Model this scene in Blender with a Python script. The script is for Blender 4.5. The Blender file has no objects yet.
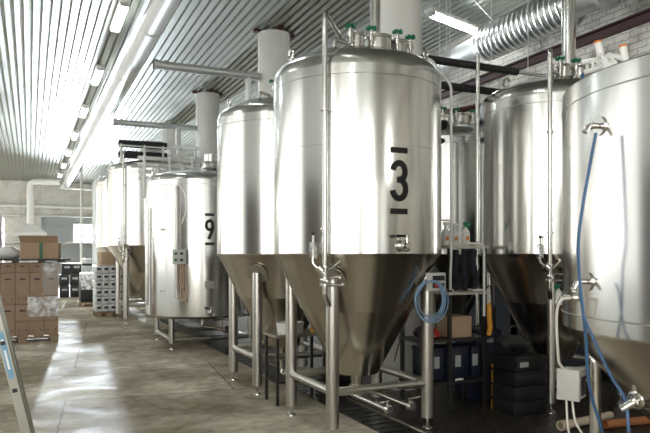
import bpy, bmesh, math, random
from mathutils import Vector, Matrix
random.seed(7)
PI = math.pi
C = bpy.context.scene.collection
sc = bpy.context.scene

# ------------------------------------------------------------------ camera
YAW = math.radians(24.4)
cam_d = bpy.data.cameras.new('camera'); cam = bpy.data.objects.new('camera', cam_d); C.objects.link(cam)
cam.location = (0, 0, 1.65); cam.rotation_euler = (PI/2, 0, -YAW)
cam_d.sensor_width = 36; cam_d.lens = 36.0; cam_d.shift_y = (255-216.5)/650.0
cam_d.clip_start = 0.05; cam_d.clip_end = 200
sc.camera = cam
# ------------------------------------------------------------------ world, exposure, big lights
w = bpy.data.worlds.new('world'); sc.world = w; w.use_nodes = True
w.node_tree.nodes['Background'].inputs[0].default_value = (0.75, 0.85, 1.0, 1)
w.node_tree.nodes['Background'].inputs[1].default_value = 0.5
sc.view_settings.view_transform = 'Standard'; sc.view_settings.look = 'None'
sc.view_settings.gamma = 1.0; sc.view_settings.use_curve_mapping = False
sc.view_settings.exposure = 0.52
WIN_L = 3.2          # daylight in the left-hand windows
LAMP_L = 20.0        # fluorescent tubes
def area(name, loc, target, sx, sy, power, col=(1, 1, 1), spread=PI):
    l = bpy.data.lights.new(name, 'AREA'); l.shape = 'RECTANGLE'; l.size = sx; l.size_y = sy
    l.energy = power; l.color = col; l.spread = spread
    o = bpy.data.objects.new(name, l); C.objects.link(o); o.location = loc
    o.rotation_euler = (Vector(target)-Vector(loc)).to_track_quat('-Z', 'Y').to_euler()
    return o
# low daylight coming through the small window in the far wall, along the aisle
area('far_window_daylight', (2.75, 40.6, 2.9), (1.0, 9.0, 0.0), 0.45, 0.8, 1400, (0.82, 0.91, 1.0), math.radians(50))

# ------------------------------------------------------------------ materials
MATS = {}
def nodes(name):
    m = bpy.data.materials.new(name); m.use_nodes = True; nt = m.node_tree
    return m, nt, nt.nodes['Principled BSDF'], nt.nodes, nt.links
def mat(name, col, rough=0.5, metal=0.0, noise=0.0, nscale=20.0, bump=0.0, bscale=60.0, stretch=(1, 1, 1), emit=0, aniso=0, spec=0.5, rnoise=0.0, trans=0):
    m, nt, b, N, L = nodes(name)
    b.inputs['Base Color'].default_value = (*col, 1)
    b.inputs['Roughness'].default_value = rough; b.inputs['Metallic'].default_value = metal
    b.inputs['Specular IOR Level'].default_value = spec
    b.inputs['Transmission Weight'].default_value = trans
    if emit:
        b.inputs['Emission Color'].default_value = (*col, 1); b.inputs['Emission Strength'].default_value = emit
    tc = N.new('ShaderNodeTexCoord'); mp = N.new('ShaderNodeMapping'); mp.inputs['Scale'].default_value = stretch
    L.new(tc.outputs['Object'], mp.inputs[0])
    if noise or rnoise:
        n = N.new('ShaderNodeTexNoise'); n.inputs['Scale'].default_value = nscale; n.inputs['Detail'].default_value = 5
        L.new(mp.outputs[0], n.inputs['Vector'])
    if noise:
        mx = N.new('ShaderNodeMix'); mx.data_type = 'RGBA'
        mx.inputs[6].default_value = (*[c*(1-noise) for c in col], 1)
        mx.inputs[7].default_value = (*[min(1, c*(1+noise)) for c in col], 1)
        L.new(n.outputs['Fac'], mx.inputs[0]); L.new(mx.outputs[2], b.inputs['Base Color'])
    if rnoise:
        mr = N.new('ShaderNodeMapRange'); mr.inputs[1].default_value = 0.3; mr.inputs[2].default_value = 0.7
        mr.inputs[3].default_value = max(0.03, rough-rnoise); mr.inputs[4].default_value = rough+rnoise
        L.new(n.outputs['Fac'], mr.inputs[0]); L.new(mr.outputs[0], b.inputs['Roughness'])
    if bump:
        n2 = N.new('ShaderNodeTexNoise'); n2.inputs['Scale'].default_value = bscale; n2.inputs['Detail'].default_value = 3
        L.new(mp.outputs[0], n2.inputs['Vector'])
        bp = N.new('ShaderNodeBump'); bp.inputs['Strength'].default_value = bump; bp.inputs['Distance'].default_value = 0.01
        L.new(n2.outputs['Fac'], bp.inputs['Height']); L.new(bp.outputs[0], b.inputs['Normal'])
    if aniso:
        b.inputs['Anisotropic'].default_value = aniso
        t = N.new('ShaderNodeTangent'); t.direction_type = 'RADIAL'; t.axis = 'Z'; L.new(t.outputs[0], b.inputs['Tangent'])
    MATS[name] = m
    return m
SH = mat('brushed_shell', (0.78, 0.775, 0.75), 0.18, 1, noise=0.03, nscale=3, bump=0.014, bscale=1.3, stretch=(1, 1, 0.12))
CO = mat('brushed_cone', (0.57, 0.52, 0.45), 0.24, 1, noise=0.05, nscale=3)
DM = mat('polished_dome', (0.80, 0.80, 0.78), 0.2, 1, noise=0.04, nscale=4)
PO = mat('polished_tube', (0.72, 0.71, 0.68), 0.18, 1, noise=0.04, nscale=5)
LG = mat('satin_leg', (0.62, 0.60, 0.56), 0.28, 1, noise=0.05, nscale=5)
WELD = mat('weld_seam', (0.55, 0.53, 0.50), 0.35, 1, noise=0.1)
GALV = mat('galvanised_duct', (0.66, 0.67, 0.66), 0.42, 0.75, noise=0.12, nscale=9, rnoise=0.1)
DUCTM = mat('pale_duct_steel', (0.74, 0.75, 0.73), 0.48, 0.5, noise=0.08, nscale=7, rnoise=0.05)
RIBM = mat('ribbed_duct_steel', (0.62, 0.64, 0.63), 0.3, 0.9, noise=0.06, nscale=5)
CEIL = mat('galvanised_decking', (0.36, 0.37, 0.33), 0.45, 0.6, noise=0.16, nscale=1.6, rnoise=0.08, stretch=(1, 0.3, 1))
WHP = mat('white_plaster', (0.74, 0.73, 0.69), 0.75, noise=0.07, nscale=5, bump=0.2, bscale=14)
WHL = mat('white_lacquer', (0.78, 0.78, 0.75), 0.4, noise=0.05)
BLKM = mat('shade_black', (0.008, 0.008, 0.009), 0.9, noise=0.1, spec=0.1)  # deep shade put into the colour of the added cabinets
BLK = mat('black_rubber', (0.016, 0.016, 0.017), 0.5, noise=0.2)
BLKP = mat('black_plastic', (0.007, 0.0075, 0.009), 0.45, noise=0.2)
INS = mat('black_pipe_foam', (0.02, 0.02, 0.02), 0.65, noise=0.3, bump=0.3)
RED = mat('red_oxide_steel', (0.055, 0.012, 0.010), 0.6, noise=0.3, nscale=6)
RDP = mat('red_plastic', (0.45, 0.02, 0.015), 0.35, noise=0.1)
GRN = mat('green_plastic', (0.0, 0.17, 0.085), 0.35, noise=0.1)
GRT = mat('green_tape', (0.01, 0.13, 0.05), 0.4, noise=0.1)
BLU = mat('blue_hose', (0.05, 0.12, 0.24), 0.4, noise=0.15)
BLU2 = mat('pale_blue_hose', (0.20, 0.34, 0.52), 0.35, noise=0.1)
BLC = mat('dark_blue_crate', (0.006, 0.010, 0.026), 0.5, noise=0.2)
GRYB = mat('grey_box_plastic', (0.50, 0.50, 0.47), 0.5, noise=0.06)
WHT = mat('white_plastic', (0.80, 0.80, 0.77), 0.4, noise=0.04)
CREAM = mat('cream_pipe_plastic', (0.62, 0.53, 0.40), 0.45, noise=0.12)
ORG = mat('orange_plastic', (0.75, 0.22, 0.02), 0.4, noise=0.08)
AMB = mat('amber_foam', (0.60, 0.27, 0.02), 0.5, noise=0.15)
CARD = mat('cardboard', (0.34, 0.235, 0.165), 0.8, noise=0.09, nscale=7)
CARD2 = mat('cardboard_light', (0.44, 0.31, 0.20), 0.8, noise=0.09, nscale=7)
TAPE = mat('brown_tape', (0.30, 0.20, 0.13), 0.25, noise=0.05)
WOOD = mat('pallet_wood', (0.33, 0.24, 0.15), 0.75, noise=0.25, nscale=5, stretch=(1, 6, 6))
DWOOD = mat('dark_board', (0.055, 0.045, 0.04), 0.6, noise=0.3)
ALU = mat('ladder_aluminium', (0.42, 0.42, 0.37), 0.4, 0.8, noise=0.1, nscale=8)
STK = mat('blue_sticker', (0.16, 0.33, 0.50), 0.4, noise=0.1)
CAN = mat('silver_crate', (0.60, 0.62, 0.62), 0.4, 0.3, noise=0.2, nscale=12)
DARKCLOTH = mat('dark_cloth', (0.012, 0.013, 0.02), 0.8, noise=0.3)
HOSE = mat('beige_cable', (0.55, 0.38, 0.26), 0.5, noise=0.1)
WHOSE = mat('white_hose', (0.72, 0.70, 0.63), 0.45, noise=0.05)
PAINTB = mat('black_paint', (0.006, 0.006, 0.006), 0.45, noise=0.1)
DRAIN = mat('drain_dark', (0.010, 0.009, 0.008), 0.35, noise=0.4, nscale=8)
SHELFM = mat('dark_shelf_steel', (0.045, 0.043, 0.04), 0.4, 0.6, noise=0.2)
PANE = mat('daylight_pane', (1.0, 0.985, 0.95), 0.5, emit=WIN_L)
PANEM = mat('lit_wall_glow', (1.0, 0.985, 0.95), 0.5, emit=0.72)  # dim glow standing in for a lit white wall
PANEF = mat('bright_far_pane', (0.88, 0.95, 1.0), 0.5, emit=30)
TUBE = mat('lit_fluorescent', (0.93, 0.98, 1.0), 0.5, emit=LAMP_L)
def glassmat(name, col, alpha, rough, bump=0.0):
    m, nt, b, N, L = nodes(name)
    b.inputs['Base Color'].default_value = (*col, 1); b.inputs['Roughness'].default_value = rough
    b.inputs['Specular IOR Level'].default_value = 0.8
    tc = N.new('ShaderNodeTexCoord'); n = N.new('ShaderNodeTexNoise'); n.inputs['Scale'].default_value = 5; n.inputs['Detail'].default_value = 4
    n.inputs['Distortion'].default_value = 1.0
    L.new(tc.outputs['Object'], n.inputs['Vector'])
    mr = N.new('ShaderNodeMapRange'); mr.inputs[1].default_value = 0.40; mr.inputs[2].default_value = 0.66
    mr.inputs[3].default_value = alpha*0.35; mr.inputs[4].default_value = min(1, alpha*2)
    L.new(n.outputs['Fac'], mr.inputs[0]); L.new(mr.outputs[0], b.inputs['Alpha'])
    bp = N.new('ShaderNodeBump'); bp.inputs['Strength'].default_value = bump; bp.inputs['Distance'].default_value = 0.05
    L.new(n.outputs['Fac'], bp.inputs['Height']); L.new(bp.outputs[0], b.inputs['Normal'])
    return m
FILM = glassmat('stretch_film', (0.85, 0.85, 0.85), 0.35, 0.12, 0.9)
FILMW = glassmat('glare_stretch_film', (0.97, 0.97, 0.97), 0.48, 0.15, 0.5)  # whiter, denser film colour carries the bright glare
CLEAR = glassmat('clear_plastic', (0.85, 0.86, 0.85), 0.4, 0.08)

def floor_mat():
    m, nt, b, N, L = nodes('worn_concrete')
    tc = N.new('ShaderNodeTexCoord')
    def noise(sc_, det=6, dist=0.0, st=(1, 1, 1)):
        mp = N.new('ShaderNodeMapping'); mp.inputs['Scale'].default_value = st
        L.new(tc.outputs['Object'], mp.inputs[0])
        n = N.new('ShaderNodeTexNoise'); n.inputs['Scale'].default_value = sc_; n.inputs['Detail'].default_value = det
        n.inputs['Distortion'].default_value = dist; L.new(mp.outputs[0], n.inputs['Vector']); return n
    n1 = noise(0.55, 6, 0.6); n2 = noise(7, 8); n3 = noise(1.3, 6, 0.8, (0.85, 1.1, 1)); n4 = noise(60, 3)
    cr = N.new('ShaderNodeValToRGB'); cr.color_ramp.elements[0].position = 0.40; cr.color_ramp.elements[1].position = 0.60
    cr.color_ramp.elements[0].color = (0.33, 0.285, 0.22, 1); cr.color_ramp.elements[1].color = (0.62, 0.58, 0.49, 1)
    L.new(n1.outputs['Fac'], cr.inputs[0])
    cr2 = N.new('ShaderNodeValToRGB'); cr2.color_ramp.elements[0].position = 0.42; cr2.color_ramp.elements[1].position = 0.58
    cr2.color_ramp.elements[0].color = (0.76, 0.74, 0.71, 1); cr2.color_ramp.elements[1].color = (1.08, 1.08, 1.07, 1)
    L.new(n3.outputs['Fac'], cr2.inputs[0])
    def mul(a, bb, f=1.0):
        mx = N.new('ShaderNodeMix'); mx.data_type = 'RGBA'; mx.blend_type = 'MULTIPLY'; mx.inputs[0].default_value = f
        L.new(a, mx.inputs[6]); L.new(bb, mx.inputs[7]); return mx.outputs[2]
    c = mul(cr.outputs[0], cr2.outputs[0], 0.8)
    cr3 = N.new('ShaderNodeValToRGB'); cr3.color_ramp.elements[0].color = (0.5, 0.48, 0.45, 1); cr3.color_ramp.elements[1].color = (1.35, 1.35, 1.35, 1)
    cr3.color_ramp.elements[0].position = 0.3; cr3.color_ramp.elements[1].position = 0.7
    L.new(n2.outputs['Fac'], cr3.inputs[0]); c = mul(c, cr3.outputs[0], 0.55)
    # slabs poured and patched at different times
    mp = N.new('ShaderNodeMapping'); mp.inputs['Rotation'].default_value = (0, 0, 0.10); mp.inputs['Location'].default_value = (0.4, 0.9, 0)
    L.new(tc.outputs['Object'], mp.inputs[0])
    br = N.new('ShaderNodeTexBrick'); br.inputs['Scale'].default_value = 1; br.inputs['Brick Width'].default_value = 2.9
    br.inputs['Row Height'].default_value = 2.1; br.inputs['Mortar Size'].default_value = 0.012; br.offset = 0.37
    br.inputs['Color1'].default_value = (0.82, 0.80, 0.76, 1); br.inputs['Color2'].default_value = (1.1, 1.1, 1.08, 1); br.inputs['Mortar'].default_value = (0.45, 0.42, 0.38, 1)
    ds = N.new('ShaderNodeMix'); ds.data_type = 'VECTOR'; ds.inputs[0].default_value = 0.05
    L.new(mp.outputs[0], ds.inputs[4]); L.new(n2.outputs['Color'], ds.inputs[5]); L.new(ds.outputs[1], br.inputs['Vector'])
    c = mul(c, br.outputs['Color'], 0.9)
    L.new(c, b.inputs['Base Color']); b.inputs['Specular IOR Level'].default_value = 0.12
    mr = N.new('ShaderNodeMapRange'); mr.inputs[1].default_value = 0.35; mr.inputs[2].default_value = 0.65
    mr.inputs[3].default_value = 0.68; mr.inputs[4].default_value = 0.98
    L.new(n3.outputs['Fac'], mr.inputs[0]); L.new(mr.outputs[0], b.inputs['Roughness'])
    ad = N.new('ShaderNodeMath'); ad.operation = 'ADD'; L.new(n2.outputs['Fac'], ad.inputs[0]); L.new(n4.outputs['Fac'], ad.inputs[1])
    bp = N.new('ShaderNodeBump'); bp.inputs['Strength'].default_value = 0.10; bp.inputs['Distance'].default_value = 0.01
    L.new(ad.outputs[0], bp.inputs['Height']); L.new(bp.outputs[0], b.inputs['Normal'])
    return m
FLOOR = floor_mat()
def dark_floor():
    m, nt, b, N, L = nodes('wet_dark_aggregate')
    tc = N.new('ShaderNodeTexCoord'); v = N.new('ShaderNodeTexNoise'); v.inputs['Scale'].default_value = 45; v.inputs['Detail'].default_value = 4
    L.new(tc.outputs['Object'], v.inputs['Vector'])
    cr = N.new('ShaderNodeValToRGB'); cr.color_ramp.elements[0].position = 0.50; cr.color_ramp.elements[1].position = 0.72
    cr.color_ramp.elements[0].color = (0.012, 0.009, 0.006, 1); cr.color_ramp.elements[1].color = (0.22, 0.19, 0.15, 1)
    L.new(v.outputs['Fac'], cr.inputs[0]); L.new(cr.outputs[0], b.inputs['Base Color']); b.inputs['Roughness'].default_value = 0.4
    bp = N.new('ShaderNodeBump'); bp.inputs['Strength'].default_value = 0.6; bp.inputs['Distance'].default_value = 0.01
    L.new(v.outputs['Fac'], bp.inputs['Height']); L.new(bp.outputs[0], b.inputs['Normal'])
    return m
DFLOOR = dark_floor()
def brick_mat(name, axes, bw=0.25, rh=0.085, c1=(0.80, 0.77, 0.69), c2=(0.66, 0.63, 0.56), mo=(0.34, 0.32, 0.28), mort=0.006, strip=0.45):
    m, nt, b, N, L = nodes(name)
    tc = N.new('ShaderNodeTexCoord'); sp = N.new('ShaderNodeSeparateXYZ'); cb = N.new('ShaderNodeCombineXYZ')
    L.new(tc.outputs['Object'], sp.inputs[0]); L.new(sp.outputs[axes[0]], cb.inputs[0]); L.new(sp.outputs[axes[1]], cb.inputs[1])
    n = N.new('ShaderNodeTexNoise'); n.inputs['Scale'].default_value = 1.4; n.inputs['Detail'].default_value = 7; L.new(tc.outputs['Object'], n.inputs['Vector'])
    nb = N.new('ShaderNodeTexNoise'); nb.inputs['Scale'].default_value = 14; nb.inputs['Detail'].default_value = 4; L.new(tc.outputs['Object'], nb.inputs['Vector'])
    dv = N.new('ShaderNodeMix'); dv.data_type = 'VECTOR'; dv.inputs[0].default_value = 0.06
    L.new(cb.outputs[0], dv.inputs[4]); L.new(nb.outputs['Color'], dv.inputs[5])
    br = N.new('ShaderNodeTexBrick'); br.inputs['Scale'].default_value = 1; br.inputs['Brick Width'].default_value = bw; br.inputs['Row Height'].default_value = rh
    br.inputs['Mortar Size'].default_value = mort; br.inputs['Mortar Smooth'].default_value = 0.3
    br.inputs['Color1'].default_value = (*c1, 1); br.inputs['Color2'].default_value = (*c2, 1); br.inputs['Mortar'].default_value = (*mo, 1)
    L.new(dv.outputs[1], br.inputs['Vector'])
    cr = N.new('ShaderNodeValToRGB'); cr.color_ramp.elements[0].position = 0.36; cr.color_ramp.elements[1].position = 0.52
    cr.color_ramp.elements[0].color = (strip, strip*0.96, strip*0.9, 1); cr.color_ramp.elements[1].color = (1, 1, 1, 1)
    L.new(n.outputs['Fac'], cr.inputs[0])
    mx = N.new('ShaderNodeMix'); mx.data_type = 'RGBA'; mx.blend_type = 'MULTIPLY'; mx.inputs[0].default_value = 1
    L.new(br.outputs['Color'], mx.inputs[6]); L.new(cr.outputs[0], mx.inputs[7]); L.new(mx.outputs[2], b.inputs['Base Color'])
    b.inputs['Roughness'].default_value = 0.8
    iv = N.new('ShaderNodeMath'); iv.operation = 'SUBTRACT'; L.new(nb.outputs['Fac'], iv.inputs[0]); L.new(br.outputs['Fac'], iv.inputs[1])
    bp = N.new('ShaderNodeBump'); bp.inputs['Strength'].default_value = 0.7; bp.inputs['Distance'].default_value = 0.02
    L.new(iv.outputs[0], bp.inputs['Height']); L.new(bp.outputs[0], b.inputs['Normal'])
    return m
BRR = brick_mat('whitewashed_brick_side', (1, 2))
BRF = brick_mat('whitewashed_brick_hazed', (0, 2), c1=(0.86, 0.85, 0.80), c2=(0.76, 0.75, 0.70), mo=(0.6, 0.59, 0.55), strip=0.85)  # paler brick and mortar put the far-end haze into the wall colour

# ------------------------------------------------------------------ mesh builder
class B:
    def __init__(s): s.bm = bmesh.new()
    def box(s, c, d, rot=(0, 0, 0), bev=0.0):
        r = bmesh.ops.create_cube(s.bm, size=1.0); vs = r['verts']
        from mathutils import Euler
        M = Matrix.Translation(c) @ Euler(rot).to_matrix().to_4x4() @ Matrix.Diagonal((*d, 1))
        bmesh.ops.transform(s.bm, matrix=M, verts=vs)
        if bev:
            es = list({e for v in vs for e in v.link_edges})
            bmesh.ops.bevel(s.bm, geom=es, offset=bev, segments=2, affect='EDGES', profile=0.5)
        return s
    def cyl(s, p0, p1, r, r2=None, n=20, cap=True):
        p0 = Vector(p0); p1 = Vector(p1); r2 = r if r2 is None else r2
        d = p1-p0; q = d.to_track_quat('Z', 'Y').to_matrix()
        a, b_ = [], []
        for i in range(n):
            t = 2*PI*i/n; v = Vector((math.cos(t), math.sin(t), 0))
            a.append(s.bm.verts.new(p0+q@(v*r))); b_.append(s.bm.verts.new(p1+q@(v*r2)))
        for i in range(n):
            j = (i+1) % n; s.bm.faces.new((a[i], a[j], b_[j], b_[i]))
        if cap: s.bm.faces.new(a[::-1]); s.bm.faces.new(b_)
        return s
    def lathe(s, prof, c=(0, 0, 0), n=96, axis=(0, 0, 1), cap=False):
        c = Vector(c); q = Vector(axis).to_track_quat('Z', 'Y').to_matrix(); rings = []
        for (r, z) in prof:
            if r < 1e-5: rings.append([s.bm.verts.new(c+q@Vector((0, 0, z)))])
            else: rings.append([s.bm.verts.new(c+q@Vector((r*math.cos(2*PI*i/n), r*math.sin(2*PI*i/n), z))) for i in range(n)])
        for a, b_ in zip(rings, rings[1:]):
            for i in range(n):
                j = (i+1) % n
                if len(a) == 1 and len(b_) == 1: continue
                if len(a) == 1: s.bm.faces.new((a[0], b_[j], b_[i]))
                elif len(b_) == 1: s.bm.faces.new((a[i], a[j], b_[0]))
                else: s.bm.faces.new((a[i], a[j], b_[j], b_[i]))
        if cap:
            if len(rings[0]) > 1: s.bm.faces.new(rings[0][::-1])
            if len(rings[-1]) > 1: s.bm.faces.new(rings[-1])
        return s
    def tube(s, pts, r, n=10, closed=False, smooth=0, rs=None):
        P = [Vector(p) for p in pts]
        if smooth:
            Q = []; m = len(P)
            for i in range(m if closed else m-1):
                p0 = P[(i-1) % m] if closed or i > 0 else P[0]; p1 = P[i]; p2 = P[(i+1) % m]
                p3 = P[(i+2) % m] if closed or i+2 < m else P[-1]
                for k in range(smooth):
                    t = k/smooth
                    Q.append(0.5*((2*p1)+(p2-p0)*t+(2*p0-5*p1+4*p2-p3)*t*t+(3*p1-p0-3*p2+p3)*t**3))
            if not closed: Q.append(P[-1])
            P = Q
        m = len(P); prev = None; rings = []
        for i in range(m):
            if closed: t = P[(i+1) % m]-P[i-1]
            else: t = P[min(i+1, m-1)]-P[max(i-1, 0)]
            t.normalize()
            if prev is None:
                u = Vector((0, 0, 1)) if abs(t.z) < 0.9 else Vector((1, 0, 0))
                u = (u-t*u.dot(t)).normalized()
            else: u = (prev-t*prev.dot(t)).normalized()
            prev = u; v = t.cross(u)
            rings.append([s.bm.verts.new(P[i]+(u*math.cos(2*PI*k/n)+v*math.sin(2*PI*k/n))*r) for k in range(n)])
        for i in range(m if closed else m-1):
            a, b_ = rings[i], rings[(i+1) % m]
            for k in range(n):
                j = (k+1) % n; s.bm.faces.new((a[k], a[j], b_[j], b_[k]))
        if not closed: s.bm.faces.new(rings[0][::-1]); s.bm.faces.new(rings[-1])
        return s
    def bent(s, pts, r, rad=0.06, n=12):
        """pipe with rounded elbows"""
        P = [Vector(p) for p in pts]; Q = [P[0]]
        for i in range(1, len(P)-1):
            a = (P[i-1]-P[i]); b_ = (P[i+1]-P[i]); d = min(rad, a.length*0.45, b_.length*0.45)
            a.normalize(); b_.normalize(); A = P[i]+a*d; E = P[i]+b_*d
            for k in range(6):
                t = k/5; Q.append(A*(1-t)**2+P[i]*2*t*(1-t)+E*t*t)
        Q.append(P[-1]); return s.tube(Q, r, n)
    def torus(s, c, R, r, axis=(0, 0, 1), n=40, m=8):
        c = Vector(c); q = Vector(axis).to_track_quat('Z', 'Y').to_matrix()
        return s.tube([c+q@Vector((R*math.cos(2*PI*i/n), R*math.sin(2*PI*i/n), 0)) for i in range(n)], r, m, closed=True)
    def ball(s, c, r, n=14):
        return s.lathe([(r*math.sin(PI*i/8), -r*math.cos(PI*i/8)) for i in range(9)], c, n)
    def poly(s, pts, th, nrm=None):
        a = [s.bm.verts.new(p) for p in pts]; f = s.bm.faces.new(a); s.bm.normal_update()
        nn = Vector(nrm) if nrm else f.normal.copy()
        b_ = [s.bm.verts.new(Vector(p)+nn*th) for p in pts]; s.bm.faces.new(b_[::-1]); m = len(pts)
        for i in range(m): s.bm.faces.new((a[i], b_[i], b_[(i+1) % m], a[(i+1) % m]))
        return s
    def obj(s, name, m, parent=None, sharp=35, loc=None):
        bmesh.ops.recalc_face_normals(s.bm, faces=s.bm.faces)
        me = bpy.data.meshes.new(name); s.bm.to_mesh(me); s.bm.free()
        if m: me.materials.append(m)
        me.shade_smooth(); me.set_sharp_from_angle(angle=math.radians(sharp))
        o = bpy.data.objects.new(name, me); C.objects.link(o)
        if parent: o.parent = parent
        if loc: o.location = loc
        return o
def tag(o, label=None, cat=None, group=None, kind=None):
    if label: o['label'] = label
    if cat: o['category'] = cat
    if group: o['group'] = group
    if kind: o['kind'] = kind
    return o
def thing(name, label, cat, loc=(0, 0, 0), rz=0, group=None):
    o = bpy.data.objects.new(name, None); C.objects.link(o); o.empty_display_size = 0.1
    o.location = loc; o.rotation_euler = (0, 0, rz); return tag(o, label, cat, group)
def solo(name, label, cat, b, m, loc=(0, 0, 0), group=None, rz=0, sharp=35):
    o = b.obj(name, m, None, sharp, loc); o.rotation_euler = (0, 0, rz); return tag(o, label, cat, group)
def struct(name, b, m, parent=None):
    o = b.obj(name, m, parent)
    if not parent: o['kind'] = 'structure'
    return o
def copy_tree(o, parent=None):
    c = o.copy(); C.objects.link(c); c.parent = parent
    for ch in [x for x in C.objects if x.parent is o]: copy_tree(ch, c)
    return c

# ------------------------------------------------------------------ room shell
X0, X1, Y0, Y1, ZC = -6.0, 7.6, -6.0, 41.0, 5.87
struct('floor', B().box(((X0+X1)/2, (Y0+Y1)/2, -0.1), (X1-X0+0.6, Y1-Y0+0.6, 0.2)), FLOOR)
b = B(); ys = Y0-0.3, Y1+0.3; x = X0-0.1; prof = []
while x < X1+0.2:
    prof += [(x, ZC), (x+0.088, ZC), (x+0.100, ZC+0.05), (x+0.138, ZC+0.05)]; x += 0.15
for (xa, za), (xb, zb) in zip(prof, prof[1:]):
    vs = [b.bm.verts.new(p) for p in ((xa, ys[0], za), (xb, ys[0], zb), (xb, ys[1], zb), (xa, ys[1], za))]; b.bm.faces.new(vs)
bmesh.ops.remove_doubles(b.bm, verts=b.bm.verts, dist=0.001)
b.box(((X0+X1)/2, (Y0+Y1)/2, ZC+0.2), (X1-X0+0.6, Y1-Y0+0.6, 0.2))
struct('ceiling', b, CEIL)
struct('wall_right', B().box((X1+0.15, (Y0+Y1)/2, ZC/2), (0.3, Y1-Y0+0.6, ZC+0.3)), BRR)
struct('wall_far', B().box(((X0+X1)/2, Y1+0.15, ZC/2), (X1-X0, 0.3, ZC+0.3)), BRF)
struct('wall_back', B().box(((X0+X1)/2, Y0-0.15, ZC/2), (X1-X0, 0.3, ZC+0.3)), WHP)
struct('wall_left', B().box((X0-0.15, (Y0+Y1)/2, ZC/2), (0.3, Y1-Y0+0.6, ZC+0.3)), WHP)
wn = 1
def left_window(y0, y1):  # also builds the glowing panels that replace a lit wall
    global wn
    yc = (y0+y1)/2; pn = struct('window_%d' % wn, B().box((X0+0.03, yc, 3.3), (0.04, y1-y0, 4.2)), PANE if y1 < 5 or y0 > 34 else PANEM); wn += 1
    n = max(2, round((y1-y0)/1.0))
    for k in range(n+1): B().box((X0+0.06, y0+(y1-y0)*k/n, 3.3), (0.08, 0.05, 4.3)).obj('mullion', WHL, pn)
    for dz in (-2.13, 0, 2.13): B().box((X0+0.06, yc, 3.3+dz), (0.08, y1-y0, 0.06)).obj('glazing_bar', WHL, pn)
def back_window(x0, x1):
    global wn
    xc = (x0+x1)/2; pn = struct('window_%d' % wn, B().box((xc, Y0+0.03, 3.0), (x1-x0, 0.04, 3.6)), PANE); wn += 1
    for k in range(3): B().box((x0+(x1-x0)*k/2, Y0+0.06, 3.0), (0.06, 0.08, 3.7)).obj('mullion', WHL, pn)
    for dz in (-1.83, 0, 1.83): B().box((xc, Y0+0.06, 3.0+dz), (x1-x0, 0.08, 0.06)).obj('glazing_bar', WHL, pn)
for y0, y1 in ((-5.6, -2.2), (-0.6, 1.4), (7.4, 11.4), (11.7, 15.7), (16.0, 20.0), (20.3, 24.3), (25.0, 29.0), (30, 34), (35, 39.5)): left_window(y0, y1)  # middle run stands in for lit wall; last pane added to brighten far wall
for x0, x1 in ((-5.4, -3.0), (-0.9, 1.6), (4.9, 6.6)): back_window(x0, x1)
b = B()
for y in (4.3,): b.box((X0+0.25, y, 1.6), (0.5, 4.8, 3.2))
DK = mat('dark_brown_paint', (0.10, 0.085, 0.07), 0.6, noise=0.1)
struct('door_2', b, DK)  # unseen dark block added for a dark band in the tank reflections
b = B().box((-2.0, Y0+0.1, 1.9), (1.7, 0.2, 3.8)); struct('door_3', b, DK)  # unseen dark slab on the back wall, added to darken reflections
# far window that glares down the aisle
pn = struct('window_%d' % wn, B().box((2.9, Y1-0.05, 2.9), (1.1, 0.04, 1.1)), PANEF)
fr = B()
for d in (-0.65, 0.65): fr.box((2.9+d*0.88, Y1-0.07, 2.9), (0.07, 0.1, 1.2)); fr.box((2.9, Y1-0.07, 2.9+d*0.88), (1.2, 0.1, 0.07))
fr.obj('window_frame', WHL, pn)
# steel door frames on the far wall
def far_door(n, x0, x1, h, col):
    b = B(); t = 0.09
    for x in (x0, x1): b.box((x, Y1-0.06, h/2), (t, 0.12, h))
    b.box(((x0+x1)/2, Y1-0.06, h), (x1-x0+t, 0.12, t)); b.box(((x0+x1)/2, Y1-0.06, h*0.86), (x1-x0+t, 0.1, t*0.6))
    b.box(((x0+x1)/2, Y1-0.02, h/2), (x1-x0, 0.04, h))
    struct('door_%d' % n, b, col)
GRYF = mat('grey_door_paint', (0.36, 0.38, 0.38), 0.5, noise=0.1)
far_door(1, 0.6, 3.9, 3.9, GRYF)
# dark wet floor and drain
struct('floor_wet', B().box(((3.35+X1)/2, 8.0, 0.004), (X1-3.35, 22, 0.008)), DFLOOR)
b = B().box((3.12, 9.5, 0.005), (0.34, 17.0, 0.01))
for i in range(110): b.box((3.12, 1.2+i*0.15, 0.012), (0.30, 0.05, 0.008))
struct('floor_drain', b, DRAIN)
# red steel channel along the right wall
b = B(); b.box((X1-0.06, (Y0+Y1)/2, 4.80), (0.12, Y1-Y0, 0.02)).box((X1-0.06, (Y0+Y1)/2, 4.92), (0.12, Y1-Y0, 0.02)).box((X1-0.02, (Y0+Y1)/2, 4.86), (0.04, Y1-Y0, 0.12))
struct('trim_1', b, RED)

# columns
for y, h, lab in ((7.05, 0, 'thick white round column rising behind the tank marked 3'), (11.6, 0, 'white round column standing between tank 9 and the unnumbered tank'),
                  (16.65, 0, 'white round column with ragged top behind tank 9'), (21.4, 0, 'farthest white round column seen over the far tanks')):
    t = thing('column', lab, 'column', (4.2, y, 0), group='white columns down the hall')
    B().cyl((0, 0, 0), (0, 0, ZC-0.05), 0.30, n=48).obj('shaft', WHP, t)
    b = B().box((0, 0, ZC-0.03), (0.80, 0.10, 0.05)).box((0, 0, ZC-0.03), (0.10, 0.80, 0.05)); b.obj('cap_plate', RED, t)

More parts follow.
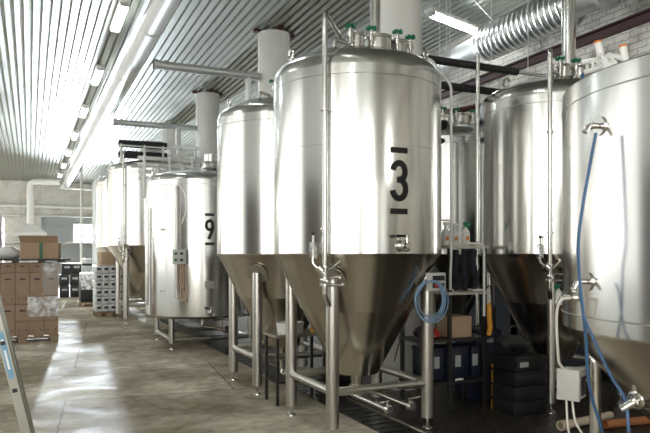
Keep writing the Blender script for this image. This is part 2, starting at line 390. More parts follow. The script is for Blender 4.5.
# ceiling lamps
def lamp(x, y, rz, label, grp='strip lights along the ceiling', z=5.80):
    t = thing('strip_light', label, 'ceiling light', (x, y, z), rz, grp)
    B().box((0, 0, 0.03), (0.18, 1.5, 0.06), bev=0.01).obj('housing', WHL, t)
    B().box((0, 0, -0.025), (0.15, 1.34, 0.05), bev=0.02).obj('lit_tube', TUBE, t)
    for s in (-1, 1): B().box((0, s*0.68, -0.02), (0.15, 0.06, 0.06)).obj('end_cap', GRYB, t)
    return t
names = ['nearest strip light in the aisle row at upper left', 'second strip light in the aisle row', 'third strip light in the aisle row', 'fourth strip light in the aisle row',
         'fifth strip light in the aisle row', 'sixth strip light in the aisle row', 'farthest strip light in the aisle row near the end wall']
lamp(1.42, 7.7, 0, 'strip light in the aisle row just above the frame')
for i, n in enumerate(names): lamp(1.42, 11.8+4.1*i, 0, n)
for yy in (-3.0, 3.0, 9.0, 15.0, 21.0, 27.0): lamp(-2.7, yy, 0, 'added strip light out of view on the left, brightening the columns', 'added strip lights out of view')  # unseen lamp row added to brighten the white columns
lamp(1.42, 3.6, 0, 'strip light over the aisle overhead'); lamp(1.42, -0.5, 0, 'strip light over the aisle behind the camera')
lamp(6.6, 9.15, math.radians(-72), 'bright strip light under the ceiling right of the thick white column', z=5.6)

# ------------------------------------------------------------------ ducts and overhead pipes
t = thing('ventilation_duct', 'long straight round ventilation duct running above the aisle', 'duct', (1.80, 0, 5.30))
B().cyl((0, -2, 0), (-0.1, 37.2, 0), 0.175, n=40).obj('duct_tube', DUCTM, t)
for y in (1.5, 4.5, 7.5, 10.6, 13.6, 16.6, 19.6, 22.6, 25.6, 28.6, 31.6, 34.6):
    B().cyl((0-0.0025*y, y-0.03, 0), (0-0.0025*y, y+0.03, 0), 0.183, n=40).obj('joint_band', DUCTM, t)
    B().cyl((0-0.0025*y, y, 0.17), (0-0.0025*y, y, 0.55), 0.008, n=6).obj('hanger', GALV, t)
t = thing('spiral_duct', 'large ribbed spiral duct under the ceiling at upper right', 'duct', (6.98, 0, 5.2))
prof = [(0.20, 0)]; z = 0.12
prof.append((0.285, z))
while z < 2.0: prof += [(0.285, z), (0.297, z+0.028), (0.285, z+0.056)]; z += 0.112
prof += [(0.285, z), (0.20, z+0.15)]
B().lathe(prof, (0, 6.8, 0), 56, axis=(0, 1, 0)).obj('ribbed_section', RIBM, t, sharp=25)
B().cyl((0, 8.8, 0), (0, 30, 0), 0.19, n=40).obj('far_section', GALV, t)
B().cyl((0, 1.0, 0), (0, 6.85, 0), 0.22, n=40).obj('near_section', GALV, t)
B().cyl((0, 6.3, 0), (0, 6.36, 0), 0.28, n=40).obj('flange', GALV, t)
B().tube([(0, 7.2, 0.28), (-0.2, 7.0, 0.67)], 0.012, 6).obj('hanger', GALV, t); B().tube([(0, 8.6, 0.28), (-0.25, 8.8, 0.67)], 0.012, 6).obj('hanger', GALV, t)
def crosspipe(y, x0, x1, z, r, lab, drop=None):
    t = thing('overhead_pipe', lab, 'pipe', (0, y, z), group='steel pipes crossing below the ceiling')
    B().cyl((x0, 0, 0), (x1, 0, 0), r, n=24).obj('pipe_run', GALV, t)
    B().cyl((x0, 0, 0), (x0+0.06, 0, 0), r*1.25, n=24).obj('flange', GALV, t)
    B().cyl((x0+0.18, 0, 0), (x0+0.22, 0, 0), r*1.2, n=24).obj('flange', GALV, t)
    if drop: B().bent([(drop, 0, 0), (drop, 0, -1.1)], r*0.75).obj('drop_pipe', GALV, t)
crosspipe(11.5, 1.95, 3.88, 4.96, 0.075, 'grey steel pipe running from the aisle duct to the second column', 3.66)
crosspipe(16.6, 1.85, 3.88, 4.90, 0.075, 'grey steel pipe crossing to the third column above tank 9', 3.4)
# vertical vent stacks above the tanks
for x, y, z0, lab, r in ((3.30, 6.0, 3.52, 'round steel vent stack rising behind tank 3 to the ceiling', 0.055), (5.74, 5.75, 3.6, 'steel vent stack rising over the right tank to the ceiling', 0.078)):
    t = thing('vent_stack', lab, 'pipe', (x, y, z0)); B().cyl((0, 0, 0), (0, 0, ZC-z0-0.01), r, n=28).obj('stack_pipe', PO, t)
    B().cyl((0, 0, 0.0), (0, 0, 0.04), r*1.35, n=28).obj('collar', PO, t)
# black insulated lines
for i, (y, z, x0, x1, lab) in enumerate(((6.5, 3.97, 4.2, 5.62, 'upper thick black insulated pipe right of tank 3'), (6.5, 3.68, 4.25, 6.2, 'lower thick black insulated pipe right of tank 3'),
                                         (7.3, 3.42, 3.9, 5.1, 'short black insulated pipe behind the thin white rod'), (7.3, 3.18, 3.9, 5.4, 'lowest black insulated pipe above the rear tank'))):
    t = thing('insulated_pipe', lab, 'pipe', (0, y, z), group='black insulated pipes behind tank 3')
    B().cyl((x0, 0, 0), (x1, 0, 0), 0.046, n=20).obj('foam_sleeve', INS, t)
    B().cyl((x1, 0, 0), (x1+0.45, 0, 0), 0.022, n=14).obj('bare_pipe_end', PO, t)
    B().cyl((x0, 0, 0), (x0-0.2, 0, 0), 0.022, n=14).obj('bare_pipe_end', PO, t)
    for xx in (x0+0.35, x1-0.4): B().tube([(xx, 0, 0.06), (xx, 0, ZC-z-0.0)], 0.006, 6).obj('hanger_rod', GALV, t)
t = thing('pipe_support', 'red steel beam crossing behind the black pipes', 'beam', (0, 0, 0))
B().cyl((4.4, 8.9, 3.55), (7.62, 8.9, 4.33), 0.05, n=12).obj('beam_bar', RED, t)
t = thing('standpipe', 'steel standpipe between tank 3 and right tank', 'pipe', (4.87, 6.32, 0))
B().cyl((0, 0, 0.01), (0, 0, 4.05), 0.024, n=16).obj('pipe_run', PO, t)
for z in (1.5, 2.6, 3.5): B().cyl((0, 0, z), (0, 0, z+0.03), 0.03, n=16).obj('clamp', PO, t)

# ------------------------------------------------------------------ fermenters
def glyph(pts, wd, r, a0, zc, m, name, parent):
    """stroke wrapped round the cylinder: pts (x along surface, z), a0 angle of centre"""
    b = B(); P = [Vector((p[0], p[1])) for p in pts]; out = []
    for i, p in enumerate(P):
        t = (P[min(i+1, len(P)-1)]-P[max(i-1, 0)]).normalized(); n = Vector((-t.y, t.x))
        out.append((p+n*wd/2, p-n*wd/2))
    def S(v, rr): a = a0+v.x/r; return (rr*math.cos(a), rr*math.sin(a), zc+v.y)
    rows = [[b.bm.verts.new(S(l, r+0.0015)), b.bm.verts.new(S(l, r+0.005)), b.bm.verts.new(S(q, r+0.005)), b.bm.verts.new(S(q, r+0.0015))] for l, q in out]
    for a, c in zip(rows, rows[1:]):
        for k in range(4): b.bm.faces.new((a[k], a[(k+1) % 4], c[(k+1) % 4], c[k]))
    b.bm.faces.new(rows[0]); b.bm.faces.new(rows[-1][::-1])
    return b.obj(name, m, parent)
def arc(cx, cz, rx, rz, a, b_, n=24):
    return [(cx+rx*math.cos(math.radians(a+(b_-a)*i/n)), cz+rz*math.sin(math.radians(a+(b_-a)*i/n))) for i in range(n+1)]
def number(which, r, a0, zc, parent, s=1.0):
    wd = 0.054*s; hw = 0.060*s; H = 0.182*s
    if which == '3':
        q = 0.088*s
        ht = (2*H-wd)*0.235; hb = (2*H-wd)*0.265
        glyph(arc(0, H-wd/2-ht, hw, ht, 172, -90)+[(-0.022*s, H-wd/2-2*ht)], wd, r, a0, zc, PAINTB, 'number_3', parent)
        glyph([(-0.022*s, H-wd/2-2*ht)]+arc(0, -H+wd/2+hb, hw+0.006*s, hb, 90, -172), wd, r+0.0005, a0, zc, PAINTB, 'number_3_lower_bowl', parent)
    else:
        g1 = arc(0, H-wd/2-0.082*s, hw, 0.082*s, 0, 360, 32); glyph(g1, wd, r, a0, zc, PAINTB, 'number_9', parent)
        glyph([(hw, H-wd/2-0.085*s), (hw-0.002, 0.02*s), (hw-0.02*s, -0.05*s), (-0.018*s, -H)], wd, r, a0, zc, PAINTB, 'number_stem', parent)
    for sg in (1, -1):
        glyph([(-0.085*s+0.17*s*i/8, sg*0.268*s) for i in range(9)], wd*0.92, r, a0, zc, PAINTB, 'number_bar', parent)

def fermenter(label, cx, cy, r, zs, zt, dome, lh, lr, cr_, cz_, num=None, pipe=True, ports=True, flat=False, name='fermentation_tank', pipe_top=None, extras=True, sample=-1.48):
    t = thing(name, label, 'tank', (cx, cy, 0), group='stainless steel brewery tanks')
    b = B(); b.lathe([(r-0.01, zs), (r, zs+0.012), (r, zt)], n=128)
    sh = b.obj('shell', SH, t)
    b = B().torus((0, 0, zt-0.09), r+0.0005, 0.004, n=128, m=6)
    b.obj('weld_seam', WELD, sh)
    if zt-zs > 1.5: B().torus((0, 0, zs+0.58*(zt-zs)), r-0.001, 0.0022, n=128, m=6).obj('weld_seam', WELD, sh)
    k = dome/0.33
    prof = [(r, zt)]
    for i in range(1, 7):
        a = PI/2*i/7*0.95; prof.append((r-0.16*(1-math.cos(a)), zt+0.17*k*math.sin(a)))
    for f, h in ((0.70, 0.22), (0.5, 0.275), (0.3, 0.31), (0.12, 0.328), (0, 0.33)): prof.append((r*f, zt+h*k))
    B().lathe(prof, n=128).obj('dome', DM, t, sharp=60)
    if flat:
        B().lathe([(r-0.01, zs), (r-0.06, zs-0.03), (r-0.10, zs-0.04), (0, zs-0.05)], n=96).obj('bottom_plate', CO, t)
    else:
        zm = zs-0.45*(zs-cz_); rm = cr_+(r-cr_)*0.55
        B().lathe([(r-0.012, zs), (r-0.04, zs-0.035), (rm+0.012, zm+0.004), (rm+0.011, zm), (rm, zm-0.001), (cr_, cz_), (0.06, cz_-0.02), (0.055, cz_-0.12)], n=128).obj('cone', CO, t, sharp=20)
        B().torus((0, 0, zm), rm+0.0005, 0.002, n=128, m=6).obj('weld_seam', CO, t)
        b = B(); b.cyl((0, 0, cz_-0.10), (0, 0, max(0.16, cz_-0.20)), 0.05, n=24).cyl((0, 0, cz_-0.14), (0, 0, cz_-0.12), 0.075, n=24)
        (b if num else b.bent([(0, 0, max(0.17, cz_-0.18)), (0, 0, 0.13), (0, -0.45, 0.13)], 0.03)).obj('bottom_outlet', PO, t)
    # legs on adjustable feet
    for sx in (-1, 1):
        for sy in (-1, 1):
            px, py = sx*lh, sy*lh; d = lh*math.sqrt(2)
            ztop = zs-0.03 if flat else zs-(r-d)*(zs-cz_)/(r-cr_)+0.01
            lg = B().cyl((px, py, 0.105), (px, py, ztop), lr, n=24).obj('leg', LG, t)
            B().lathe([(0.05, 0.0), (0.048, 0.012), (0.012, 0.035), (0.012, 0.10)], (px, py, 0), 20, cap=True).obj('foot', PO, lg)
            if not flat:
                nr = Vector((sx, sy, 0)).normalized(); n3 = (nr*(zs-cz_)-Vector((0, 0, 1))*(r-cr_)).normalized()
                pc = Vector((px, py, ztop-0.01))+n3*0.004
                B().lathe([(lr*2.15, -0.006), (lr*2.15, 0.004), (0, 0.008)], pc, 32, axis=n3).obj('leg_pad', LG, lg)
    zb = 0.43 if not flat else 0.16
    for (a, c) in (((-1, -1), (1, -1)), ((1, -1), (1, 1)), ((1, 1), (-1, 1)), ((-1, 1), (-1, -1))):
        B().cyl((a[0]*lh, a[1]*lh, zb), (c[0]*lh, c[1]*lh, zb), min(lr*0.8, 0.04), n=18).obj('brace', LG, t)
    # lifting lugs
    for a in ((185, 305, 65) if dome > 0.1 else ()):
        ca, sa = math.cos(math.radians(a)), math.sin(math.radians(a)); R = r-0.10
        z = zt+0.15*k+0.055
        b = B().torus((R*ca, R*sa, z), 0.045, 0.013, axis=(ca, sa, 0), n=24); b.box((R*ca, R*sa, z-0.06), (0.02, 0.07, 0.06), rot=(0, 0, math.radians(a))); b.obj('lifting_lug', PO, t)
    # top ports
    if ports:
        za = zt+0.22*k
        for px, py, pr in ((-0.17, -0.34, 0.065), (0.07, -0.32, 0.13), (0.30, -0.30, 0.085)):
            zz = zt+0.26*k-0.01
            p = B().cyl((px, py, zz-0.03), (px, py, zz+0.15), pr, n=28).obj('port', PO, t)
            B().torus((px, py, zz+0.13), pr+0.006, 0.012, n=28).obj('clamp_ring', PO, p)
        for px, py in ((-0.26, -0.38), (-0.05, -0.40), (0.22, -0.42), (0.41, -0.34)):
            zz = zt+0.28*k+0.12
            v = B().cyl((px, py, zz-0.12), (px, py, zz+0.03), 0.016, n=14).cyl((px, py, zz-0.07), (px, py, zz-0.02), 0.03, n=14).obj('port_valve', PO, t)
            b = B().cyl((px, py, zz+0.03), (px, py, zz+0.055), 0.022, n=12)
            for q in range(5):
                aa = 2*PI*q/5; b.ball((px+0.036*math.cos(aa), py+0.036*math.sin(aa), zz+0.042), 0.019, 8)
            b.obj('hand_wheel', GRN, v)
        B().bent([(-0.30, -0.40, zt+0.26), (-0.45, -0.44, zt+0.28), (-0.45, -0.44, zt+0.20)], 0.018).obj('cleaning_elbow', PO, t)
    # down pipe that stands in front of the left front leg
    if pipe:
        a = math.radians(-135.5); R = r+0.05; ca, sa = math.cos(a), math.sin(a); ptop = pipe_top or zt+0.43
        B().bent([(0.30*ca, 0.30*sa, zt+dome-0.02), (R*ca*0.98, R*sa*0.98, ptop), (R*ca, R*sa, ptop-0.04), (R*ca, R*sa, zs-0.36), ((R-0.09)*ca, (R-0.09)*sa, zs-0.44)], 0.024, 0.03, 14).obj('down_pipe', PO, t)
        for zq in (zs+0.22, zt-0.42):
            B().cyl((R*ca, R*sa, zq), (R*ca, R*sa, zq+0.015), 0.04, n=20).box(((R-0.03)*ca, (R-0.03)*sa, zq+0.008), (0.06, 0.02, 0.012), rot=(0, 0, a)).obj('pipe_clamp', PO, t)
    if extras and pipe:
        # spunding valve with sight glass, left of the pipe
        ux, uy = -0.90, 0.42   # along the shell, towards the left in the photo
        def Q(s, z, o=0.0): return (R*ca+ux*s+o*ca, R*sa+uy*s+o*sa, z)
        z0 = zs-0.16
        v = B().tube([Q(0, z0+0.0, .01), Q(0.05, z0+0.04, .01), Q(0.10, z0+0.09, .01), Q(0.10, z0+0.15, .01)], 0.015, 10, smooth=4)\
            .cyl(Q(0.02, z0+0.02, .01), Q(0.055, z0+0.055, .01), 0.045, n=20).cyl(Q(-0.02, z0-0.07), Q(0.04, z0-0.05), 0.03, n=16).obj('pressure_valve', PO, t)
        B().cyl(Q(0.10, z0+0.13, .01), Q(0.10, z0+0.27, .01), 0.035, n=20).obj('sight_glass', CLEAR, v)
        B().cyl(Q(0.10, z0+0.13, .01), Q(0.10, z0+0.33, .01), 0.010, n=10).obj('valve_stem', WHT, v)
        B().ball(Q(0.10, z0+0.345, .01), 0.016).obj('black_knob', BLKP, v)
        B().cyl(Q(0.0, z0+0.05), Q(0.0, z0+0.065), 0.038, n=20).obj('clamp_fitting', PO, t)
        B().cyl(Q(0.0, z0-0.05), Q(0.0, z0-0.035), 0.036, n=20).cyl(Q(0.02, z0-0.04), Q(-0.13, z0-0.035), 0.011, n=10).ball(Q(-0.13, z0-0.035), 0.018).obj('clamp_fitting', PO, t)
        B().cyl(Q(0.0, z0-0.11), Q(0.0, z0-0.095), 0.036, n=20).cyl(Q(0.05, z0-0.10), Q(-0.15, z0-0.10), 0.013, n=10).ball(Q(-0.155, z0-0.10), 0.018).obj('clamp_fitting', PO, t)
        # stub pipe joining the cone
        B().bent([Q(-0.02, z0+0.02), Q(-0.10, z0+0.09, -0.06), Q(-0.14, z0+0.16, -0.12)], 0.014).obj('stub_pipe', PO, t)
    if sample is not None:
        a = sample; ca, sa = math.cos(a), math.sin(a); zz = zs+0.08
        tx, ty = -sa, ca
        v = B().cyl((r*ca*0.98, r*sa*0.98, zz), ((r+0.05)*ca, (r+0.05)*sa, zz), 0.042, n=24).cyl(((r+0.05)*ca, (r+0.05)*sa, zz), ((r+0.10)*ca, (r+0.10)*sa, zz), 0.026, n=20)\
            .torus(((r+0.055)*ca, (r+0.055)*sa, zz), 0.045, 0.009, axis=(ca, sa, 0), n=24)\
            .cyl(((r+0.07)*ca, (r+0.07)*sa, zz), ((r+0.07)*ca, (r+0.07)*sa, zz+0.085), 0.012, n=12).ball(((r+0.07)*ca, (r+0.07)*sa, zz+0.085), 0.018).obj('sample_valve', PO, t)
        B().cyl(((r+0.07)*ca, (r+0.07)*sa, zz+0.085), ((r+0.07)*ca-tx*0.11, (r+0.07)*sa-ty*0.11, zz+0.085), 0.009, 0.013, n=10).obj('valve_handle', BLKP, v)
    if num: number(num[0], r, math.radians(num[1]), num[2], t, num[3])
    return t

T3 = fermenter('tall conical fermentation tank marked with a black number 3', 2.95, 5.74, 0.825, 1.65, 3.32, 0.33, 0.50, 0.060, 0.21, 0.49, num=('3', -90.5, 2.30, 1.0), sample=math.radians(-88))
# bottom valves of tank 3
for dx in (0.0, 0.25):
    xa, xb, yv, zv = -0.10+dx, -0.03+dx, -0.66+dx*0.1, 0.265
    v = B().cyl((xa, -0.02, 0.30), (xb, yv, zv), 0.022, n=16)
    v.cyl((xb, yv+0.01, zv), (xb+0.004, yv-0.05, zv), 0.036, n=24).torus((xb, yv-0.02, zv), 0.037, 0.008, axis=(0, 1, 0), n=24).cyl((xb, yv, zv), (xb, yv, zv+0.075), 0.012, n=10)
    v.cyl((xb-0.10 if dx == 0 else xb, yv, zv+0.065), (xb+0.02 if dx == 0 else xb+0.11, yv, zv+0.075), 0.008, n=8)
    v.cyl((xa+0.02, -0.25, 0.32), (xa+0.02, -0.25, 0.36), 0.01, n=8).cyl((xa, -0.02, 0.30), (0, 0, 0.36), 0.02, n=12)
    v.obj('drain_valve', PO, T3)
TB = fermenter('unnumbered conical tank directly behind tank 3, on its left', 2.95, 7.84, 0.825, 1.65, 3.32, 0.33, 0.50, 0.060, 0.21, 0.49, pipe=False, sample=None)
TC = fermenter('conical tank at right with thin pipe, between tank 3 and the nearest tank', 5.45, 5.70, 0.825, 1.65, 3.32, 0.33, 0.50, 0.042, 0.21, 0.49, sample=None)
TG = fermenter('dark shadowed conical tank behind the spray bottles', 5.5, 7.95, 0.825, 1.65, 3.25, 0.33, 0.50, 0.036, 0.21, 0.49, pipe=False, sample=None)
TH = fermenter('added conical tank blocking the bright wall beyond the white column', 5.5, 10.2, 0.825, 1.65, 3.25, 0.33, 0.50, 0.036, 0.21, 0.49, pipe=False, sample=None)  # extra tank put in to block the bright wall behind the rack
TE = fermenter('large conical tank beyond tank 9 along the aisle', 2.9, 17.1, 1.15, 1.87, 3.75, 0.36, 0.78, 0.07, 0.23, 0.42, pipe_top=4.15, ports=False, sample=None)
TF = fermenter('farthest conical tank mostly hidden at the aisle end', 2.9, 20.1, 1.15, 1.87, 3.75, 0.36, 0.78, 0.07, 0.23, 0.42, pipe=False, ports=False, sample=None)
T9 = fermenter('flat bottomed bright tank marked with a black number 9', 2.98, 12.2, 1.04, 0.56, 2.98, 0.28, 0.72, 0.056, 0.2, 0.4, num=('9', -97, 2.10, 0.95), pipe=False, ports=False, flat=True, sample=math.radians(-96))
TD = fermenter('nearest tank cut off by the right edge, blue hose hanging on it', 3.39, 2.10, 0.95, 1.26, 2.52, 0.05, 0.55, 0.030, 0.20, 0.42, pipe=False, ports=False, sample=None)

# tank 9 fittings
def on9(a, z, o=0.0, r=1.04): a = math.radians(a); return ((r+o)*math.cos(a), (r+o)*math.sin(a), z)
B().cyl(on9(-128, 1.02, 0.05), on9(-128, 2.86, 0.05), 0.03, n=14).obj('sensor_conduit', LG, T9)
bx = B().box(on9(-124, 1.62, 0.06), (0.24, 0.10, 0.26), rot=(0, 0, math.radians(-124+90)), bev=0.01).obj('control_box', GRYB, T9)
for i in (-1, 1):
    for j in (-1, 1):
        B().cyl(on9(-124+i*2.6, 1.62+j*0.055, 0.09), on9(-124+i*2.6, 1.62+j*0.055, 0.135), 0.024, n=12).obj('button', BLKP if i > 0 else GRN, bx)
for k in range(4):
    a0 = -128+k*2.2
    B().tube([on9(a0, 1.49, 0.06), on9(a0-1, 1.2, 0.06), on9(a0-0.5+k, 0.93-0.03*k, 0.07), on9(a0+3, 0.9, 0.07), on9(a0+5, 1.1, 0.07), on9(a0+5, 1.47, 0.07)], 0.006, 8, smooth=6).obj('cable_loop', HOSE, T9)
B().tube([on9(-126.5, 2.86, 0.05), on9(-121, 2.75, 0.03), on9(-119, 2.45, 0.02), on9(-123, 2.2, 0.04)], 0.006, 6, smooth=6).obj('thin_cable', LG, T9)
B().box(on9(-97, 1.13, 0.008), (0.17, 0.015, 0.13), rot=(0, 0, math.radians(-7))).obj('data_plate', LG, T9)
for z in (2.1, 1.02): B().cyl(on9(-145, z), on9(-145, z, 0.05), 0.02, n=14).obj('probe', LG, T9)
B().cyl(on9(-168, 0.75, 0.05), on9(-168, 2.5, 0.05), 0.035, n=14).obj('side_pipe', PO, T9)
b = B()
b.bent([(0, 0, 0.51), (0, 0, 0.30), (0.25, -0.75, 0.30)], 0.035).cyl((0.25, -0.75, 0.30), (0.27, -0.82, 0.30), 0.07, n=20).cyl((0.2, -0.6, 0.30), (0.2, -0.6, 0.48), 0.02, n=12).cyl((0.05, -0.6, 0.47), (0.35, -0.66, 0.47), 0.015, n=10)
b.obj('bottom_outlet', PO, T9)
b = B().box((0.1, -0.25, 3.31), (0.34, 0.34, 0.14), bev=0.02).cyl((0.1, -0.25, 3.3), (0.1, -0.25, 3.52), 0.14, n=24); b.obj('manhole_cover', DM, T9)
# white pipework above tank 9
t = thing('pipe_manifold', 'rack of white pipes running above tank 9', 'pipes', (3.1, 13.2, 3.12))
b = B()
for z in (0.0, 0.14, 0.28, 0.42): b.cyl((-1.15, 0.3*z, z+0.05), (1.0, 0.3*z, z+0.05), 0.04, n=12)
for x in (-1.05, -0.55, -0.1, 0.4, 0.9): b.cyl((x, -0.06, -0.35), (x, -0.06, 0.5), 0.03, n=10)
for x in (-0.8, -0.3, 0.15, 0.65): b.cyl((x, -0.10, 0.05), (x, -0.10, 0.33), 0.05, n=10)
b.obj('white_pipes', WHL, t)
for x in (-0.8, 0.15): B().torus((x, -0.14, 0.22), 0.06, 0.01, axis=(0, 1, 0), n=18).obj('hand_wheel', PO, t)
# tank E top
t = thing('pipe_manifold', 'white pipes and black insulated lines on top of the large tank', 'pipes', (2.9, 16.9, 4.0))
b = B()
for z in (0.10, 0.36): b.cyl((-0.95, -0.5, z), (0.2, -0.5, z), 0.09, n=16)
b.obj('foam_sleeve', INS, t)
b = B()
for z in (0.10, 0.36): b.cyl((0.2, -0.5, z), (1.0, -0.5, z), 0.05, n=12)
for x in (-0.9, -0.35, 0.1, 0.5, 0.9): b.cyl((x, -0.57, -0.12), (x, -0.57, 0.34), 0.03, n=10)
b.cyl((-0.95, -0.6, 0.3), (0.95, -0.6, 0.3), 0.02, n=10); b.obj('white_pipes', WHL, t); B().cyl((-0.1, -0.1, 0.0), (-0.1, -0.1, 0.45), 0.28, n=24).cyl((-0.1, -0.1, 0.42), (-0.1, -0.1, 0.48), 0.38, n=24).obj('white_hatch', WHL, t)

# thin bent rod to the right of tank 3
a = math.radians(-20)
t = thing('steam_pipe', 'thin white bent pipe down the right side of tank 3', 'pipe', (0, 0, 0))
B().bent([(3.45, 5.45, 3.58), (3.62, 5.45, 3.60), (3.87, 5.45, 3.36), (3.87, 5.45, 1.62), (3.84, 5.42, 1.46), (3.84, 5.42, 1.30)], 0.014, 0.05).obj('pipe_run', WHL, t)
for z in (2.0, 3.05): B().box((3.81, 5.47, z), (0.13, 0.015, 0.02)).obj('bracket', PO, t)

# control box with coil on tank 3's right front leg
LX, LY = 3.45, 5.24
t = thing('control_box', 'grey control box with red switch above a coiled blue hose', 'control box', (LX+0.015, LY-0.105, 1.40), math.radians(-20))
B().box((0, 0, 0), (0.185, 0.09, 0.17), bev=0.008).obj('enclosure', GRYB, t)
B().box((0.02, -0.05, 0.035), (0.11, 0.02, 0.045)).obj('black_switch', BLKP, t); B().box((0.02, -0.05, -0.035), (0.11, 0.018, 0.045)).obj('black_switch', BLKP, t)
B().box((0.0, -0.062, -0.035), (0.035, 0.012, 0.03)).obj('red_switch', RDP, t)
b = B()
for k in range(5):
    R1 = 0.118+0.009*k; ph = k*0.9; cx0 = -0.065+0.012*math.sin(k*2.1); zc = -0.155-0.007*k
    b.tube([(cx0+R1*0.98*math.cos(2*PI*i/28), -0.075-0.012*k*0.6+0.012*math.sin(2*PI*i/14+ph), zc+(R1+0.045)*math.sin(2*PI*i/28)) for i in range(28)], 0.0048, 8, closed=True)
coil = tag(b.obj('coiled_hose', BLU2), 'pale blue hose coiled below the grey control box', 'hose')
coil.location = (LX+0.015, LY-0.105, 1.40); coil.rotation_euler = (0, 0, math.radians(-20))
B().tube([(-0.09, -0.02, 0.02), (-0.2, 0.0, -0.2), (-0.3, 0.02, -0.45), (-0.38, 0.04, -0.75)], 0.006, 6, smooth=6).obj('power_cable', BLK, t)

# fittings on the side of the nearest tank
t = TD
def onD(a, z, o=0.0, r=0.95): a = math.radians(a); return ((r+o)*math.cos(a), (r+o)*math.sin(a), z)
CY, SY = math.cos(YAW), math.sin(YAW)
def P(px, py, Z):
    """point of the place seen at a pixel of the photo, Z metres away along the view"""
    X = (px-325)/650*Z; return Vector((X*CY+Z*SY, -X*SY+Z*CY, 1.65+(255-py)/650*Z))
def loc(p, o): return tuple(Vector(p)-Vector(o))
DO = (3.39, 2.10, 0)
for a, z in ((170, 2.26), (164.5, 1.52), (154, 1.43)):
    f = B().cyl(onD(a, z, -0.01), onD(a, z, 0.008), 0.045, n=28).cyl(onD(a, z, 0.012), onD(a, z, 0.05), 0.014, n=16).cyl(onD(a, z, 0.04), onD(a, z, 0.05), 0.02, n=16)
    p = Vector(onD(a, z, 0.055)); f.cyl(p, p+Vector((-0.03, 0.0, -0.035)), 0.013, n=12)
    f.obj('hose_fitting', PO, TD)
B().torus((0, 0, 1.345), 0.952, 0.004, n=128, m=6).obj('weld_seam', WELD, TD)
solo('hose', 'long blue hose dropping from the upper fitting of the nearest tank', 'hose',
     B().tube([P(*q) for q in ((596, 133, 2.98), (590, 165, 2.98), (583, 205, 2.98), (578.5, 240, 2.98), (579, 270, 3.0), (583, 310, 3.0), (586, 340, 3.02), (588, 375, 3.05), (593, 402, 3.1), (601, 428, 3.15), (608, 470, 3.3))], 0.0075, 10, smooth=6), BLU)
solo('hose', 'blue hose looping from the lower fitting to the cone valve of the nearest tank', 'hose',
     B().tube([P(*q) for q in ((581, 284, 3.04), (580, 292, 3.02), (584, 315, 3.0), (594, 340, 2.95), (611, 376, 2.8), (624, 397, 2.65), (628, 420, 2.6), (629, 450, 2.6))], 0.0065, 10, smooth=6), BLU)
solo('hose', 'white hose curving from the side stub down to the white box', 'hose',
     B().tube([P(*q) for q in ((571, 298, 3.22), (563, 299, 3.2), (558, 306, 3.22), (556.5, 320, 3.25), (557.5, 345, 3.3), (559, 362, 3.36), (564, 369, 3.40))], 0.007, 10, smooth=6), WHOSE)
b = B(); pv = loc(P(636, 400, 2.62), DO)
b.bent([(pv[0]+0.1, pv[1]+0.02, pv[2]+0.0), pv, (pv[0]-0.05, pv[1]+0.03, pv[2]-0.04)], 0.018).torus(pv, 0.03, 0.01, axis=(1, 0, 0.3), n=20).cyl(pv, (pv[0]-0.01, pv[1], pv[2]+0.06), 0.008, n=8)
b.obj('cone_valve', PO, TD)
t = thing('junction_box', 'white electrical junction box with dark open side by the near tank leg', 'electrical box', P(572, 383, 3.50), math.radians(-62))
B().box((0, 0, 0), (0.11, 0.13, 0.155), bev=0.006).box((0, -0.062, 0), (0.118, 0.02, 0.165), bev=0.004).obj('enclosure', GRYB, t)
B().box((0.056, 0.01, -0.01), (0.006, 0.075, 0.10)).obj('dark_window', BLKP, t)
B().cyl((0.03, 0.06, 0.0), (0.03, 0.14, 0.0), 0.012, n=10).obj('mounting_bracket', PO, t)
B().tube([(0.0, 0.0, -0.08), (0.02, -0.01, -0.2), (0.06, 0.02, -0.3), (0.03, 0.05, -0.42)], 0.006, 8, smooth=5).tube([(-0.03, 0.0, -0.08), (-0.02, 0.0, -0.25), (0.0, 0.05, -0.45)], 0.006, 8, smooth=5).obj('cable', WHOSE, t)
# fittings on top of nearest tank
t = thing('pipe_manifold', 'white clamp pipework with two upright orange-tipped tubes on the nearest tank', 'pipes', (0, 0, 0))
b = B()
K = lambda px, py, Z: P(px, py, Z)
b.cyl(K(603, 66, 3.35), K(598, 43, 3.35), 0.019, n=16).cyl(K(626, 62, 3.2), K(623, 47, 3.2), 0.018, n=16)
b.tube([K(582, 62, 3.4), K(596, 60, 3.36), K(606, 60, 3.3), K(612, 56, 3.25), K(625, 59, 3.2)], 0.014, 12, smooth=4)
b.tube([K(585, 72, 3.4), K(600, 68, 3.33), K(612, 64, 3.25), K(618, 74, 3.2)], 0.012, 12, smooth=4)
b.tube([K(606, 58, 3.3), K(607, 70, 3.25), K(605, 84, 3.25)], 0.02, 12, smooth=4)
b.tube([K(625, 60, 3.2), K(627, 70, 3.2), K(629, 88, 3.25)], 0.014, 12, smooth=3)
for q in ((600, 60, 3.32), (609, 59, 3.26), (590, 66, 3.38), (613, 66, 3.24)): b.torus(K(*q), 0.024, 0.008, axis=(1, -0.2, 0.2), n=20)
b.obj('clamp_pipes', WHL, t)
B().cyl(K(598, 43, 3.35), K(597.6, 41, 3.35), 0.020, n=16).cyl(K(623, 47, 3.2), K(622.6, 45, 3.2), 0.019, n=16).obj('orange_tips', ORG, t)
B().tube([K(586, 72, 3.40), K(582, 75, 3.42), K(588, 92, 3.4)], 0.010, 8).obj('blue_connector', BLU, t)

